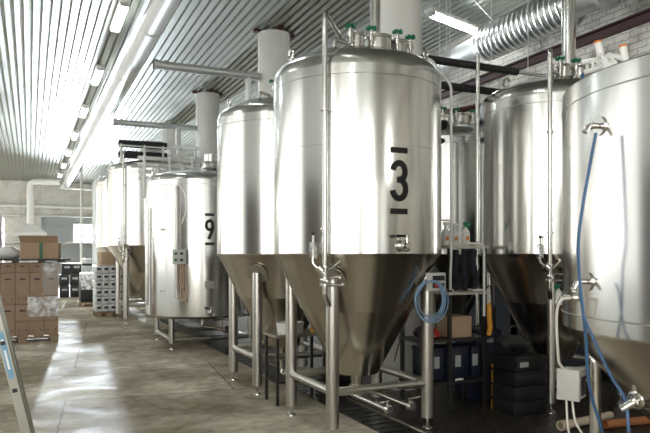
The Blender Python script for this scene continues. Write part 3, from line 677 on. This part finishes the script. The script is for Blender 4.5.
# spray bottle hanging by the right tank
def spray(label, p, cap, group, s=1.0, rz=0):
    t = thing('spray_bottle', label, 'bottle', p, rz, group)
    B().lathe([(0, 0), (0.042*s, 0.0), (0.045*s, 0.01), (0.045*s, 0.13*s), (0.035*s, 0.16*s), (0.015*s, 0.18*s), (0.014*s, 0.20*s), (0, 0.20*s)], n=24).obj('bottle_body', WHT, t)
    B().cyl((0, 0, 0.195*s), (0, 0, 0.215*s), 0.018*s, n=14).box((0.015*s, 0, 0.232*s), (0.085*s, 0.026*s, 0.034*s), bev=0.004).box((0.045*s, 0, 0.20*s), (0.012*s, 0.014*s, 0.05*s), rot=(0, 0.5, 0)).obj('trigger_head', cap, t)
    B().box((-0.01*s, -0.0445*s, 0.075*s), (0.030*s, 0.006*s, 0.045*s), rot=(0, 0, -0.25)).obj('orange_label', ORG, t)
    return t
spray('white spray bottle with green trigger, right of the bottles on the rack', (4.25, 5.72, 1.752), GRN, 'spray bottles', 1.0)
spray('white spray bottle with white trigger, middle of the rack top', (4.12, 5.74, 1.752), WHT, 'spray bottles', 0.95)
spray('white spray bottle half hidden by the thin rod, left on the rack', (4.02, 5.76, 1.752), WHT, 'spray bottles', 1.0)
spray('white spray bottle with green head hanging beside the right tank leg', P(558.5, 305, 6.5), GRN, 'spray bottles', 0.85, PI)

# service rack behind tank 3
t = thing('storage_rack', 'dark steel storage rack between tank 3 and the right tank', 'rack', (0, 0, 0))
for x, h in ((3.62, 0.9), (3.97, 1.74), (4.42, 1.74)):
    for y in (5.62, 5.98): B().box((x, y, h/2), (0.035, 0.035, h)).obj('post', SHELFM, t)
B().box((4.2, 5.8, 1.735), (0.52, 0.42, 0.03)).obj('shelf', LG, t)
B().box((4.2, 5.8, 1.25), (0.52, 0.42, 0.03)).obj('shelf', LG, t)
B().box((4.03, 5.8, 0.765), (0.87, 0.42, 0.03)).obj('shelf', SHELFM, t)
B().box((4.03, 5.8, 0.325), (0.87, 0.42, 0.03)).obj('shelf', SHELFM, t)
B().bent([(4.40, 5.60, 1.0), (4.40, 5.60, 1.70), (4.36, 5.60, 1.77), (4.15, 5.6, 1.77)], 0.014).obj('bent_rail', WHL, t)
for i, x in enumerate((4.06, 4.17, 4.29)):
    b = B(); m_ = 12
    b.tube([(x, 5.63, 1.70), (x-0.02, 5.62, 1.55), (x+0.02*(i-1), 5.62, 1.40), (x, 5.64, 1.285)], 0.034, 10, smooth=4)
    solo('hanging_hose', ('dark hose hanging on the left under the rack top', 'dark hose hanging in the middle under the rack top', 'dark hose hanging on the right under the rack top')[i], 'hose', b, DARKCLOTH, group='dark hoses hanging under the rack top')
solo('folded_cloth', 'white folded cloth on the middle rack shelf at right', 'cloth', B().box((0, 0, 0.012), (0.14, 0.12, 0.022), bev=0.008), WHT, (4.33, 5.66, 1.266))
solo('folded_cloth', 'crumpled white cloth on the middle rack shelf at left', 'cloth', B().box((0, 0, 0.015), (0.10, 0.10, 0.03), rot=(0, 0, 0.3), bev=0.012), WHT, (4.04, 5.68, 1.266))
def carton(name, label, p, d, rz=0, m=CARD, group=None, openbox=False):
    t = thing(name, label, 'box', p, rz, group)
    B().box((0, 0, d[2]/2), d, bev=0.004).obj('carton', m, t)
    B().box((0, 0, d[2]+0.001), (d[0]*1.002, 0.05, 0.002)).obj('tape', TAPE, t)
    return t
carton('cardboard_box', 'brown cardboard box on the dark rack shelf beside the red cap', (4.14, 5.78, 0.781), (0.27, 0.26, 0.22), 0.05, CARD2)
t = thing('safety_helmet', 'shiny red helmet on the rack shelf left of the cardboard box', 'helmet', (3.85, 5.78, 0.781))
B().lathe([(0.10, 0.0), (0.098, 0.03), (0.075, 0.075), (0.04, 0.10), (0, 0.105)], n=28).obj('helmet_shell', RDP, t); B().lathe([(0.115, 0.0), (0.118, 0.006), (0.09, 0.02)], n=28).obj('brim', BLKP, t)
b = B().tube([(0, 0, 0.05), (0.05, 0.01, 0.09), (0.12, 0, 0.07), (0.17, 0, 0.045)], 0.045, 10, smooth=3)
solo('cloth_bundle', 'black bundle lying at the left end of the rack shelf', 'bundle', b, BLK, (3.62, 5.7, 0.781))
for i, (x, lab) in enumerate(((3.86, 'dark blue crate on the lowest rack shelf at left'), (4.13, 'dark blue crate on the lowest rack shelf in the middle'), (4.35, 'narrow dark blue crate at the right end of the lowest shelf'))):
    wd = (0.26, 0.24, 0.13)[i]
    t = thing('storage_crate', lab, 'crate', (x, 5.81, 0.342), group='dark blue crates on the rack')
    B().box((0, 0, 0.17), (wd, 0.29, 0.34), bev=0.01).box((0, 0, 0.325), (wd+0.01, 0.30, 0.03)).obj('crate_body', BLC, t)
    B().box((-0.02, -0.147, 0.19), (0.07, 0.004, 0.12)).obj('paper_label', GRYF, t)
solo('paper_scrap', 'small white scrap on the edge of the lowest shelf', 'scrap', B().tube([(0, 0, 0.012), (0.05, 0.0, 0.016), (0.10, 0.01, 0.012)], 0.012, 8), WHT, (4.02, 5.585, 0.341))
solo('foam_tube', 'amber foam tube standing at the right end of the rack', 'tube', B().tube([(0, 0, 0.0), (0.01, 0, 0.3), (0.0, 0.0, 0.48)], 0.032, 12, smooth=4), AMB, (4.50, 5.56, 0.01))
solo('strap', 'amber webbing strap hanging from the right post of the rack', 'strap', B().tube([(0, 0, 0.0), (0.012, -0.01, 0.08), (0.0, -0.012, 0.2), (0.01, 0, 0.30), (0.0, 0.012, 0.33)], 0.026, 10, smooth=4), AMB, (4.43, 5.565, 0.80))
solo('shoulder_bag', 'black bag hanging beside the amber strap on the rack end', 'bag', B().box((0, 0, 0.0), (0.16, 0.09, 0.30), bev=0.03).tube([(-0.06, 0, 0.13), (-0.05, 0, 0.30), (0.02, 0, 0.36), (0.06, 0, 0.13)], 0.008, 8, smooth=4), BLKP, (4.54, 5.70, 0.95))
for i, lab in enumerate(('bottom', 'second', 'third', 'top')):
    t = thing('stacking_crate', '%s black plastic crate of the stack left of the right tank leg' % lab, 'crate', (4.655+0.004*i, 5.36, 0.0085+0.152*i), 0.02*(i % 2), group='black crates stacked on the wet floor')
    B().box((0, 0, 0.076), (0.40, 0.36, 0.148), bev=0.008).box((0, 0, 0.135), (0.42, 0.38, 0.025), bev=0.004).obj('crate_body', BLKP, t)
    if i == 3: B().box((-0.10, -0.182, 0.07), (0.11, 0.004, 0.05)).obj('paper_label', GRYF, t)
solo('tool_bag', 'black tool bag slumped on top of the black crates', 'bag', B().tube([(-0.18, 0, 0.08), (-0.08, 0, 0.12), (0.08, 0, 0.11), (0.16, 0, 0.07)], 0.08, 12, smooth=4).tube([(-0.08, 0, 0.18), (-0.04, 0, 0.28), (0.05, 0, 0.28), (0.08, 0, 0.18)], 0.012, 8, smooth=4), BLK, (4.62, 5.40, 0.612))
t = thing('storage_bin', 'dark blue bin in shadow behind the black crates', 'bin', (4.70, 6.1, 0.01)); B().box((0, 0, 0.4), (0.37, 0.4, 0.8), bev=0.02).obj('bin_body', BLC, t); B().box((-0.02, -0.20, 0.68), (0.16, 0.02, 0.05), bev=0.008).obj('handle', GRYF, t)
# dark partition behind the rear row
solo('drainage_pipe', 'cream plastic pipe lying on the floor below the nearest tank', 'pipe', B().lathe([(0.036, 0), (0.048, 0.0), (0.048, 0.12), (0.040, 0.13), (0.040, 0.75), (0.032, 0.75), (0.032, 0.0), (0.036, 0)], (0, 0, 0.049), 28, axis=(0.95, 0.12, 0)), CREAM, (4.50, 4.61, 0.010))
solo('drainage_pipe', 'orange brown plastic pipe on the floor behind the near tank leg', 'pipe', B().lathe([(0.03, 0), (0.04, 0.0), (0.04, 0.7), (0.03, 0.7), (0.03, 0)], (0, 0, 0.041), 24, axis=(0.98, -0.1, 0)), mat('orange_brown_plastic', (0.42, 0.16, 0.06), 0.5, noise=0.1), (4.95, 4.50, 0.010))

# work table between the two left tanks
t = thing('work_table', 'low dark work table standing between tank 3 and the tank behind', 'table', (2.74, 6.86, 0))
B().box((0, 0, 0.76), (0.62, 0.42, 0.03)).obj('tabletop', LG, t)
for x in (-0.28, 0.28):
    for y in (-0.18, 0.18): B().box((x, y, 0.37), (0.03, 0.03, 0.74)).obj('leg', SHELFM, t)
B().box((0, 0, 0.25), (0.58, 0.38, 0.02)).obj('shelf', SHELFM, t)
t = thing('plastic_tub', 'pale translucent tub with folded papers on the work table', 'tub', (2.68, 6.86, 0.776))
B().lathe([(0.0, 0), (0.15, 0), (0.17, 0.11), (0.18, 0.115), (0.16, 0.11), (0.14, 0.01)], n=4).obj('tub_body', WHT, t); B().box((0, 0, 0.06), (0.16, 0.14, 0.09)).obj('paper_stack', CREAM, t)
solo('yellow_bottle', 'small yellow bottle at the right end of the work table', 'bottle', B().lathe([(0, 0), (0.03, 0), (0.03, 0.10), (0.012, 0.13), (0.012, 0.15), (0, 0.15)], n=16), AMB, (2.96, 6.86, 0.776))
t = thing('pump', 'dark transfer pump on the floor under the second tank', 'pump', (3.3, 7.0, 0.01))
B().cyl((-0.2, 0, 0.17), (0.15, 0, 0.17), 0.11, n=24).box((0, 0, 0.03), (0.4, 0.22, 0.05)).obj('motor', BLKP, t); B().cyl((0.15, 0, 0.17), (0.25, 0, 0.17), 0.13, n=24).cyl((0.2, 0, 0.17), (0.2, 0, 0.4), 0.03, n=14).obj('pump_head', PO, t)

# ------------------------------------------------------------------ pallet of boxes
def pallet(label, x, y, wx, wy, rz=0, group='wooden pallets'):
    t = thing('pallet', label, 'pallet', (x, y, 0), rz, group)
    for k in range(5): B().box((-wx/2+wx*0.06+k*(wx*0.88/4), 0, 0.133), (wx*0.15, wy, 0.02)).obj('deck_board', WOOD, t)
    for yy in (-wy/2+0.05, 0, wy/2-0.05):
        B().box((0, yy, 0.113), (wx, 0.09, 0.02)).obj('stringer_board', WOOD, t)
        for xx in (-wx/2+0.07, 0, wx/2-0.07): B().box((xx, yy, 0.0615), (0.14, 0.09, 0.083)).obj('block', WOOD, t)
        B().box((0, yy, 0.011), (wx, 0.09, 0.02)).obj('bottom_board', WOOD, t)
    return t
PX0, PX1, PYF = -0.745, 0.49, 13.3
pallet('wooden pallet under the large stack of brown boxes', (PX0+PX1)/2, PYF+0.5, 1.235, 1.0)
cols = 5; wbx = (PX1-PX0)/cols
rowz = [(0.145, 0.585, 'bottom'), (0.732, 0.585, 'middle'), (1.319, 0.19, 'top')]
cn = ['leftmost', 'second from left', 'middle', 'second from right', 'rightmost']
for ri, (z, h, rn) in enumerate(rowz):
    for ci in range(cols):
        for di in range(3 if ci == cols-1 else 1):
            t = thing('cardboard_box', ('brown box in the %s row of the big pallet stack, %s column' % (rn, cn[ci])) if di == 0 else 'brown box in the %s row, right side of the stack, %s from the front' % (rn, ('second', 'third')[di-1]),
                      'box', (PX0+wbx*(ci+0.5), PYF+0.165+di*0.333, z), 0, 'brown boxes stacked on the pallet')
            B().box((0, 0, h/2), (wbx-0.006, 0.326, h-0.004), bev=0.005).obj('carton', CARD, t)
            if di == 0 and h > 0.3:
                B().box((0, -0.1635, h-0.115), (wbx*0.42, 0.002, 0.03)).obj('hand_hole', DWOOD, t)
                for sx in (-1, 1): B().cyl((sx*wbx*0.26, -0.161, 0.10), (sx*wbx*0.26, -0.1645, 0.10), 0.014, n=10).obj('vent_hole', DWOOD, t)
                if ri == 1 or ci > 1: B().box((0, -0.1635, 0.27 if ri == 0 else 0.20), (wbx-0.008, 0.0015, 0.05)).obj('tape', TAPE, t)
            if di == 0 and h < 0.3: B().box((0, -0.1635, 0.12), (wbx*0.3, 0.002, 0.02)).obj('hand_hole', DWOOD, t)
            if di == 0: pass
# boxes at back left complete the load
t = thing('cardboard_box', 'large brown carton at the hidden back of the pallet load', 'box', ((PX0+PX1-wbx)/2, PYF+0.665, 0.145)); B().box((0, 0, 0.68), (wbx*4-0.01, 0.66, 1.36)).obj('carton', CARD, t)
def film(name, label, xa, xb, za, zb, y, m, loc_=(0, 0, 0), amp=0.006, seed=0):
    b = B(); nx, nz = 12, 10; r_ = random.Random(seed); g = []
    for j in range(nz+1):
        row = []
        for i in range(nx+1):
            row.append(b.bm.verts.new((xa+(xb-xa)*i/nx, y-abs(r_.gauss(0, amp)), za+(zb-za)*j/nz)))
        g.append(row)
    for j in range(nz):
        for i in range(nx): b.bm.faces.new((g[j][i], g[j][i+1], g[j+1][i+1], g[j+1][i]))
    r2 = b.bm.faces[:]; ex = bmesh.ops.extrude_face_region(b.bm, geom=r2)
    bmesh.ops.translate(b.bm, vec=(0, 0.0015, 0), verts=[v for v in ex['geom'] if isinstance(v, bmesh.types.BMVert)])
    return solo(name, label, 'plastic film', b, m, loc_, sharp=60)
film('stretch_film', 'crumpled shiny plastic film over the lower right boxes of the pallet stack', PX0+wbx*3-0.04, PX1, 0.50, 0.87, PYF-0.014, FILMW, amp=0.006, seed=3)
film('stretch_film', 'thin clear film around the upper right boxes of the stack', PX0+wbx*4-0.03, PX1+0.005, 0.9, 1.50, PYF-0.012, FILM, amp=0.004, seed=5)
t = thing('wooden_board', 'dark board lying across the top of the brown boxes', 'board', (-0.05, PYF+0.5, 1.513)); B().box((0, 0, 0.05), (1.5, 1.15, 0.035)).obj('board_panel', DWOOD, t)
b = B()
for x in (-0.65, -0.2, 0.25, 0.6): b.box((x, 0, 0.017), (0.12, 1.1, 0.032))
b.obj('batten', DWOOD, t)
# open carton with green tape
t = thing('open_box', 'open cardboard box with green tape on top of the dark board', 'box', (0.19, PYF+0.34, 1.582), math.radians(-8))
W_, D_, H_ = 0.66, 0.44, 0.30
b = B(); th = 0.006
b.box((0, -D_/2, H_/2), (W_, th, H_)).box((0, D_/2, H_/2), (W_, th, H_)).box((-W_/2, 0, H_/2), (th, D_, H_)).box((W_/2, 0, H_/2), (th, D_, H_)).box((0, 0, th/2), (W_, D_, th)).obj('carton', CARD2, t)
def flap(pts): B().poly(pts, 0.005).obj('flap', CARD2, t)
flap([(-W_/2, -D_/2, H_), (W_/2, -D_/2, H_), (W_/2-0.0, -D_/2-0.12, H_+0.13), (-W_/2-0.02, -D_/2-0.12, H_+0.13)][::-1])
flap([(-W_/2, -D_/2, H_), (-W_/2, D_/2, H_), (-W_/2-0.17, D_/2, H_-0.02), (-W_/2-0.17, -D_/2, H_-0.04)])
flap([(W_/2, -D_/2, H_), (W_/2, D_/2, H_), (W_/2+0.14, D_/2, H_+0.03), (W_/2+0.14, -D_/2, H_+0.02)])
B().box((0.03, -D_/2-0.005, H_/2), (0.06, 0.004, H_)).obj('green_tape', GRT, t)
b = B(); r_ = random.Random(5)
b.lathe([(0, 0), (0.24, 0.0), (0.30, 0.07), (0.27, 0.16), (0.17, 0.22), (0, 0.235)], n=20)
for v in b.bm.verts: v.co += Vector([r_.gauss(0, 0.012) for _ in range(3)])*(1 if v.co.z > 0.02 else 0)
solo('plastic_bag', 'crumpled white plastic bag on the board left of the open box', 'bag', b, WHT, (-0.44, PYF+0.45, 1.582), sharp=80)
t = thing('wrapped_goods', 'tall white film-wrapped stack at the left edge beyond the boxes', 'stack', (-1.15, 16.2, 0)); b = B().box((0, 0, 1.25), (1.2, 1.1, 2.5), bev=0.04)
bmesh.ops.subdivide_edges(b.bm, edges=b.bm.edges[:], cuts=6, use_grid_fill=True)
for v in b.bm.verts: v.co += Vector([r_.gauss(0, 0.012) for _ in range(3)])*(1 if v.co.z > 0.05 else 0)
b.obj('wrapped_stack', WHT, t)

# ------------------------------------------------------------------ step ladder at lower left
base = Vector(P(57, 553, 3.6)); base.z = 0.0
top = P(-62, 80, 3.6); d = (top-base).normalized()
t = thing('ladder', 'aluminium ladder leaning at the lower left with a blue sticker', 'ladder', base)
back = Vector((-0.02, 1, 0)).normalized()*0.42
L_ = 2.7; rx = math.atan2(d.y, d.z)
def rail(o, nm, m, dx, dy, l0, l1, off=Vector((0, 0, 0))):
    b = B(); q = d.to_track_quat('Z', 'Y').to_matrix(); u = Vector((CY, -SY, 0)); u = (u-d*u.dot(d)).normalized(); v = d.cross(u)
    cs = [(-dx, -dy), (dx, -dy), (dx, dy), (-dx, dy)]
    a = [b.bm.verts.new(o+off+d*l0+u*x+v*y) for x, y in cs]; c = [b.bm.verts.new(o+off+d*l1+u*x+v*y) for x, y in cs]
    for k in range(4): b.bm.faces.new((a[k], a[(k+1) % 4], c[(k+1) % 4], c[k]))
    b.bm.faces.new(a[::-1]); b.bm.faces.new(c); return b.obj(nm, m, t)
u_ = Vector((CY, -SY, 0)); u_ = (u_-d*u_.dot(d)).normalized(); v_ = d.cross(u_)
if v_.dot(Vector((SY, CY, 0))) > 0: v_ = -v_       # v_ points to the camera
rail(Vector((0, 0, 0)), 'rail', ALU, 0.026, 0.012, 0.0, L_); rail(back, 'rail', ALU, 0.026, 0.012, 0.0, L_)
for k in range(10):
    s_ = 0.12+k*0.27
    B().cyl(d*s_, d*s_+back, 0.014, n=12).obj('rung', ALU, t)
    p = d*s_+v_*0.010; B().box(p, (0.026, 0.012, 0.022), rot=(0, math.atan2(d.x, d.z), -YAW)).obj('rung_plug', BLK, t)
rail(v_*0.0125, 'blue_sticker', STK, 0.016, 0.0015, 1.0, 1.26)
rail(v_*0.0142, 'white_sticker_mark', WHT, 0.006, 0.0008, 1.05, 1.16); rail(v_*0.0142, 'white_sticker_mark', WHT, 0.009, 0.0008, 1.19, 1.22)
B().box((0, 0, 0.01), (0.07, 0.05, 0.02)).box(back+Vector((0, 0, 0.01)), (0.07, 0.05, 0.02)).obj('rubber_foot', BLK, t)

# ------------------------------------------------------------------ goods and fittings at the far end of the aisle
pallet('small pallet under the silver crates beside the far tank', 1.93, 18.55, 0.72, 0.9)
for r in range(6):
    for c_ in range(4):
        t = thing('bottle_crate', 'silver grey crate beside the far tank, %s layer, %s' % (('bottom', 'second', 'third', 'fourth', 'fifth', 'top')[r], ('left column', 'second column', 'third column', 'right column')[c_]), 'crate',
                  (1.66+0.18*c_, 18.55, 0.1455+0.205*r), group='silver crates stacked on the pallet')
        b = B().box((0, 0, 0.1), (0.172, 0.85, 0.19), bev=0.008); b.obj('crate_body', CAN, t)
        B().box((0, -0.427, 0.11), (0.10, 0.006, 0.06)).obj('hand_hole', BLKP, t)
carton('cardboard_box', 'brown cardboard box on top of the silver crates', (1.95, 18.5, 1.378), (0.50, 0.5, 0.36), 0.1, CARD2)
pallet('pallet under the black film-wrapped load', 1.98, 22.4, 1.1, 0.9, group='wooden pallets')
t = thing('wrapped_load', 'low black load wrapped in shiny film on a pallet in the aisle', 'load', (1.98, 22.4, 0.145))
B().box((0, 0, 0.32), (1.05, 0.85, 0.64), bev=0.02).obj('black_goods', BLKP, t); B().box((0, 0, 0.78), (1.02, 0.82, 0.28), bev=0.03).obj('grey_goods', GRYF, t)
film('stretch_film', 'shiny film draped over the black pallet load', 1.46, 2.5, 0.55, 1.08, 21.96, FILMW, amp=0.01, seed=8)
for i, (x, y, z) in enumerate(((1.42, 27.4, 0.01), (1.80, 27.4, 0.01), (1.40, 27.4, 0.45), (1.80, 27.4, 0.45), (1.50, 27.4, 0.89), (1.86, 27.4, 0.89))):
    t = thing('stacking_crate', 'black crate far down the aisle, %s of the pile' % ('lower left', 'lower right', 'middle left', 'middle right', 'upper left', 'upper right')[i], 'crate', (x-0.2, y, z), group='black crates piled far down the aisle')
    B().box((0, 0, 0.215), (0.35, 0.5, 0.43), bev=0.02).obj('crate_body', BLKP, t); B().box((0, -0.252, 0.29), (0.2, 0.01, 0.08)).obj('pale_band', GRYF, t)
n = 0
for r in range(3):
    for c_ in range(3):
        t = thing('keg', 'silver keg stacked beyond the wrapped load, %s row, %s' % (('bottom', 'middle', 'top')[r], ('left', 'middle', 'right')[c_]), 'keg', (2.15+0.42*c_, 28.7, 0.01+0.50*r), group='silver kegs stacked near the far tanks')
        B().lathe([(0, 0), (0.17, 0), (0.19, 0.02), (0.19, 0.12), (0.2, 0.14), (0.19, 0.16), (0.19, 0.32), (0.2, 0.34), (0.19, 0.36), (0.19, 0.47), (0.17, 0.495), (0, 0.495)], n=24).obj('keg_body', CAN, t)
        B().lathe([(0.2005, 0.20), (0.2005, 0.29)], n=24).obj('dark_band', BLKP, t)
t = thing('electrical_cabinet', 'pale upright cabinet against the tank beyond the kegs', 'cabinet', (2.35, 23.6, 0)); B().box((0, 0, 1.1), (0.5, 0.3, 2.2), bev=0.02).obj('cabinet', CREAM, t)
# extraction hood and its white pipe on the far wall
t = thing('extractor_hood', 'white extractor hood with upright pipe at the far left', 'hood', (-0.0, 38.5, 3.0))
b = B(); b.lathe([(0.17, 0.42), (0.17, 0.30), (1.15, -0.15), (1.15, -0.35), (1.13, -0.35), (1.13, -0.14)], n=4)
bmesh.ops.rotate(b.bm, cent=(0, 0, 0), matrix=Matrix.Rotation(PI/4, 3, 'Z'), verts=b.bm.verts); b.obj('hood_canopy', WHL, t, sharp=20)
B().bent([(0, 0, 0.35), (0, 0, 2.6), (1.5, -0.6, 2.6)], 0.17, 0.3, 20).obj('flue_pipe', WHL, t)
for x in (-0.5, 0.5): B().cyl((x, 0, 0.2), (x, 0, 2.875), 0.015, n=8).obj('hanger_rod', GALV, t)
for y, z, r, lab in ((40.7, 4.45, 0.09, 'upper'), (40.8, 3.9, 0.06, 'middle'), (40.8, 2.35, 0.07, 'lower')):
    t = thing('wall_pipe', '%s white pipe along the far brick wall' % lab, 'pipe', (0, y, z), group='horizontal pipes on the far wall')
    B().cyl((-3.5, 0, 0), (4.5, 0, 0), r, n=14).obj('pipe_run', WHL, t)
    for x in (-2.5, -0.5, 1.5): B().box((x, 0.1, 0), (0.06, 0.3, 0.2)).obj('bracket', GRYF, t)
t = thing('white_pipe', 'white pipe bending down behind the far tanks at the ceiling', 'pipe', (0, 0, 0))
B().bent([(2.9, 23.5, 4.2), (2.02, 23.5, 4.2), (2.02, 23.5, 0.02)], 0.09, 0.2, 18).obj('pipe_run', WHL, t)
t = thing('white_pipe', 'thin white upright pipe in front of the bright far window', 'pipe', (2.35, 35.0, 0))
B().bent([(0, 0, 0.02), (0, 0, 5.2), (0.02, 0, ZC-0.01)], 0.06, 0.1, 14).obj('pipe_run', WHL, t); B().cyl((-1.0, 0, 5.0), (1.5, 0, 5.0), 0.06, n=14).obj('side_branch', WHL, t)
# invented cabinets that fill the shaded space behind the tanks with black
for y, h, lab in ((7.0, 2.35, 'added black cabinet filling the shaded gap behind the rack, nearer one'), (8.6, 2.35, 'added black cabinet filling the shaded gap behind the rack, farther one'), (10.2, 2.35, 'added black cabinet at the far end of the shade-filling row')):
    t = thing('shade_filler_cabinet', lab, 'cabinet', (7.1, y, 0.01), group='added black cabinets filling the shade by the right wall')
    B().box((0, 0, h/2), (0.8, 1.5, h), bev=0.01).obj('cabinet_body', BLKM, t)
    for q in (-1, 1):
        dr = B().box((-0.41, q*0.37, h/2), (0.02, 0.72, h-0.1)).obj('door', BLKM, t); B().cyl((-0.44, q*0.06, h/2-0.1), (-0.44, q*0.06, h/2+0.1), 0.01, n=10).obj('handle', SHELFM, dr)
bpy.context.view_layer.update()
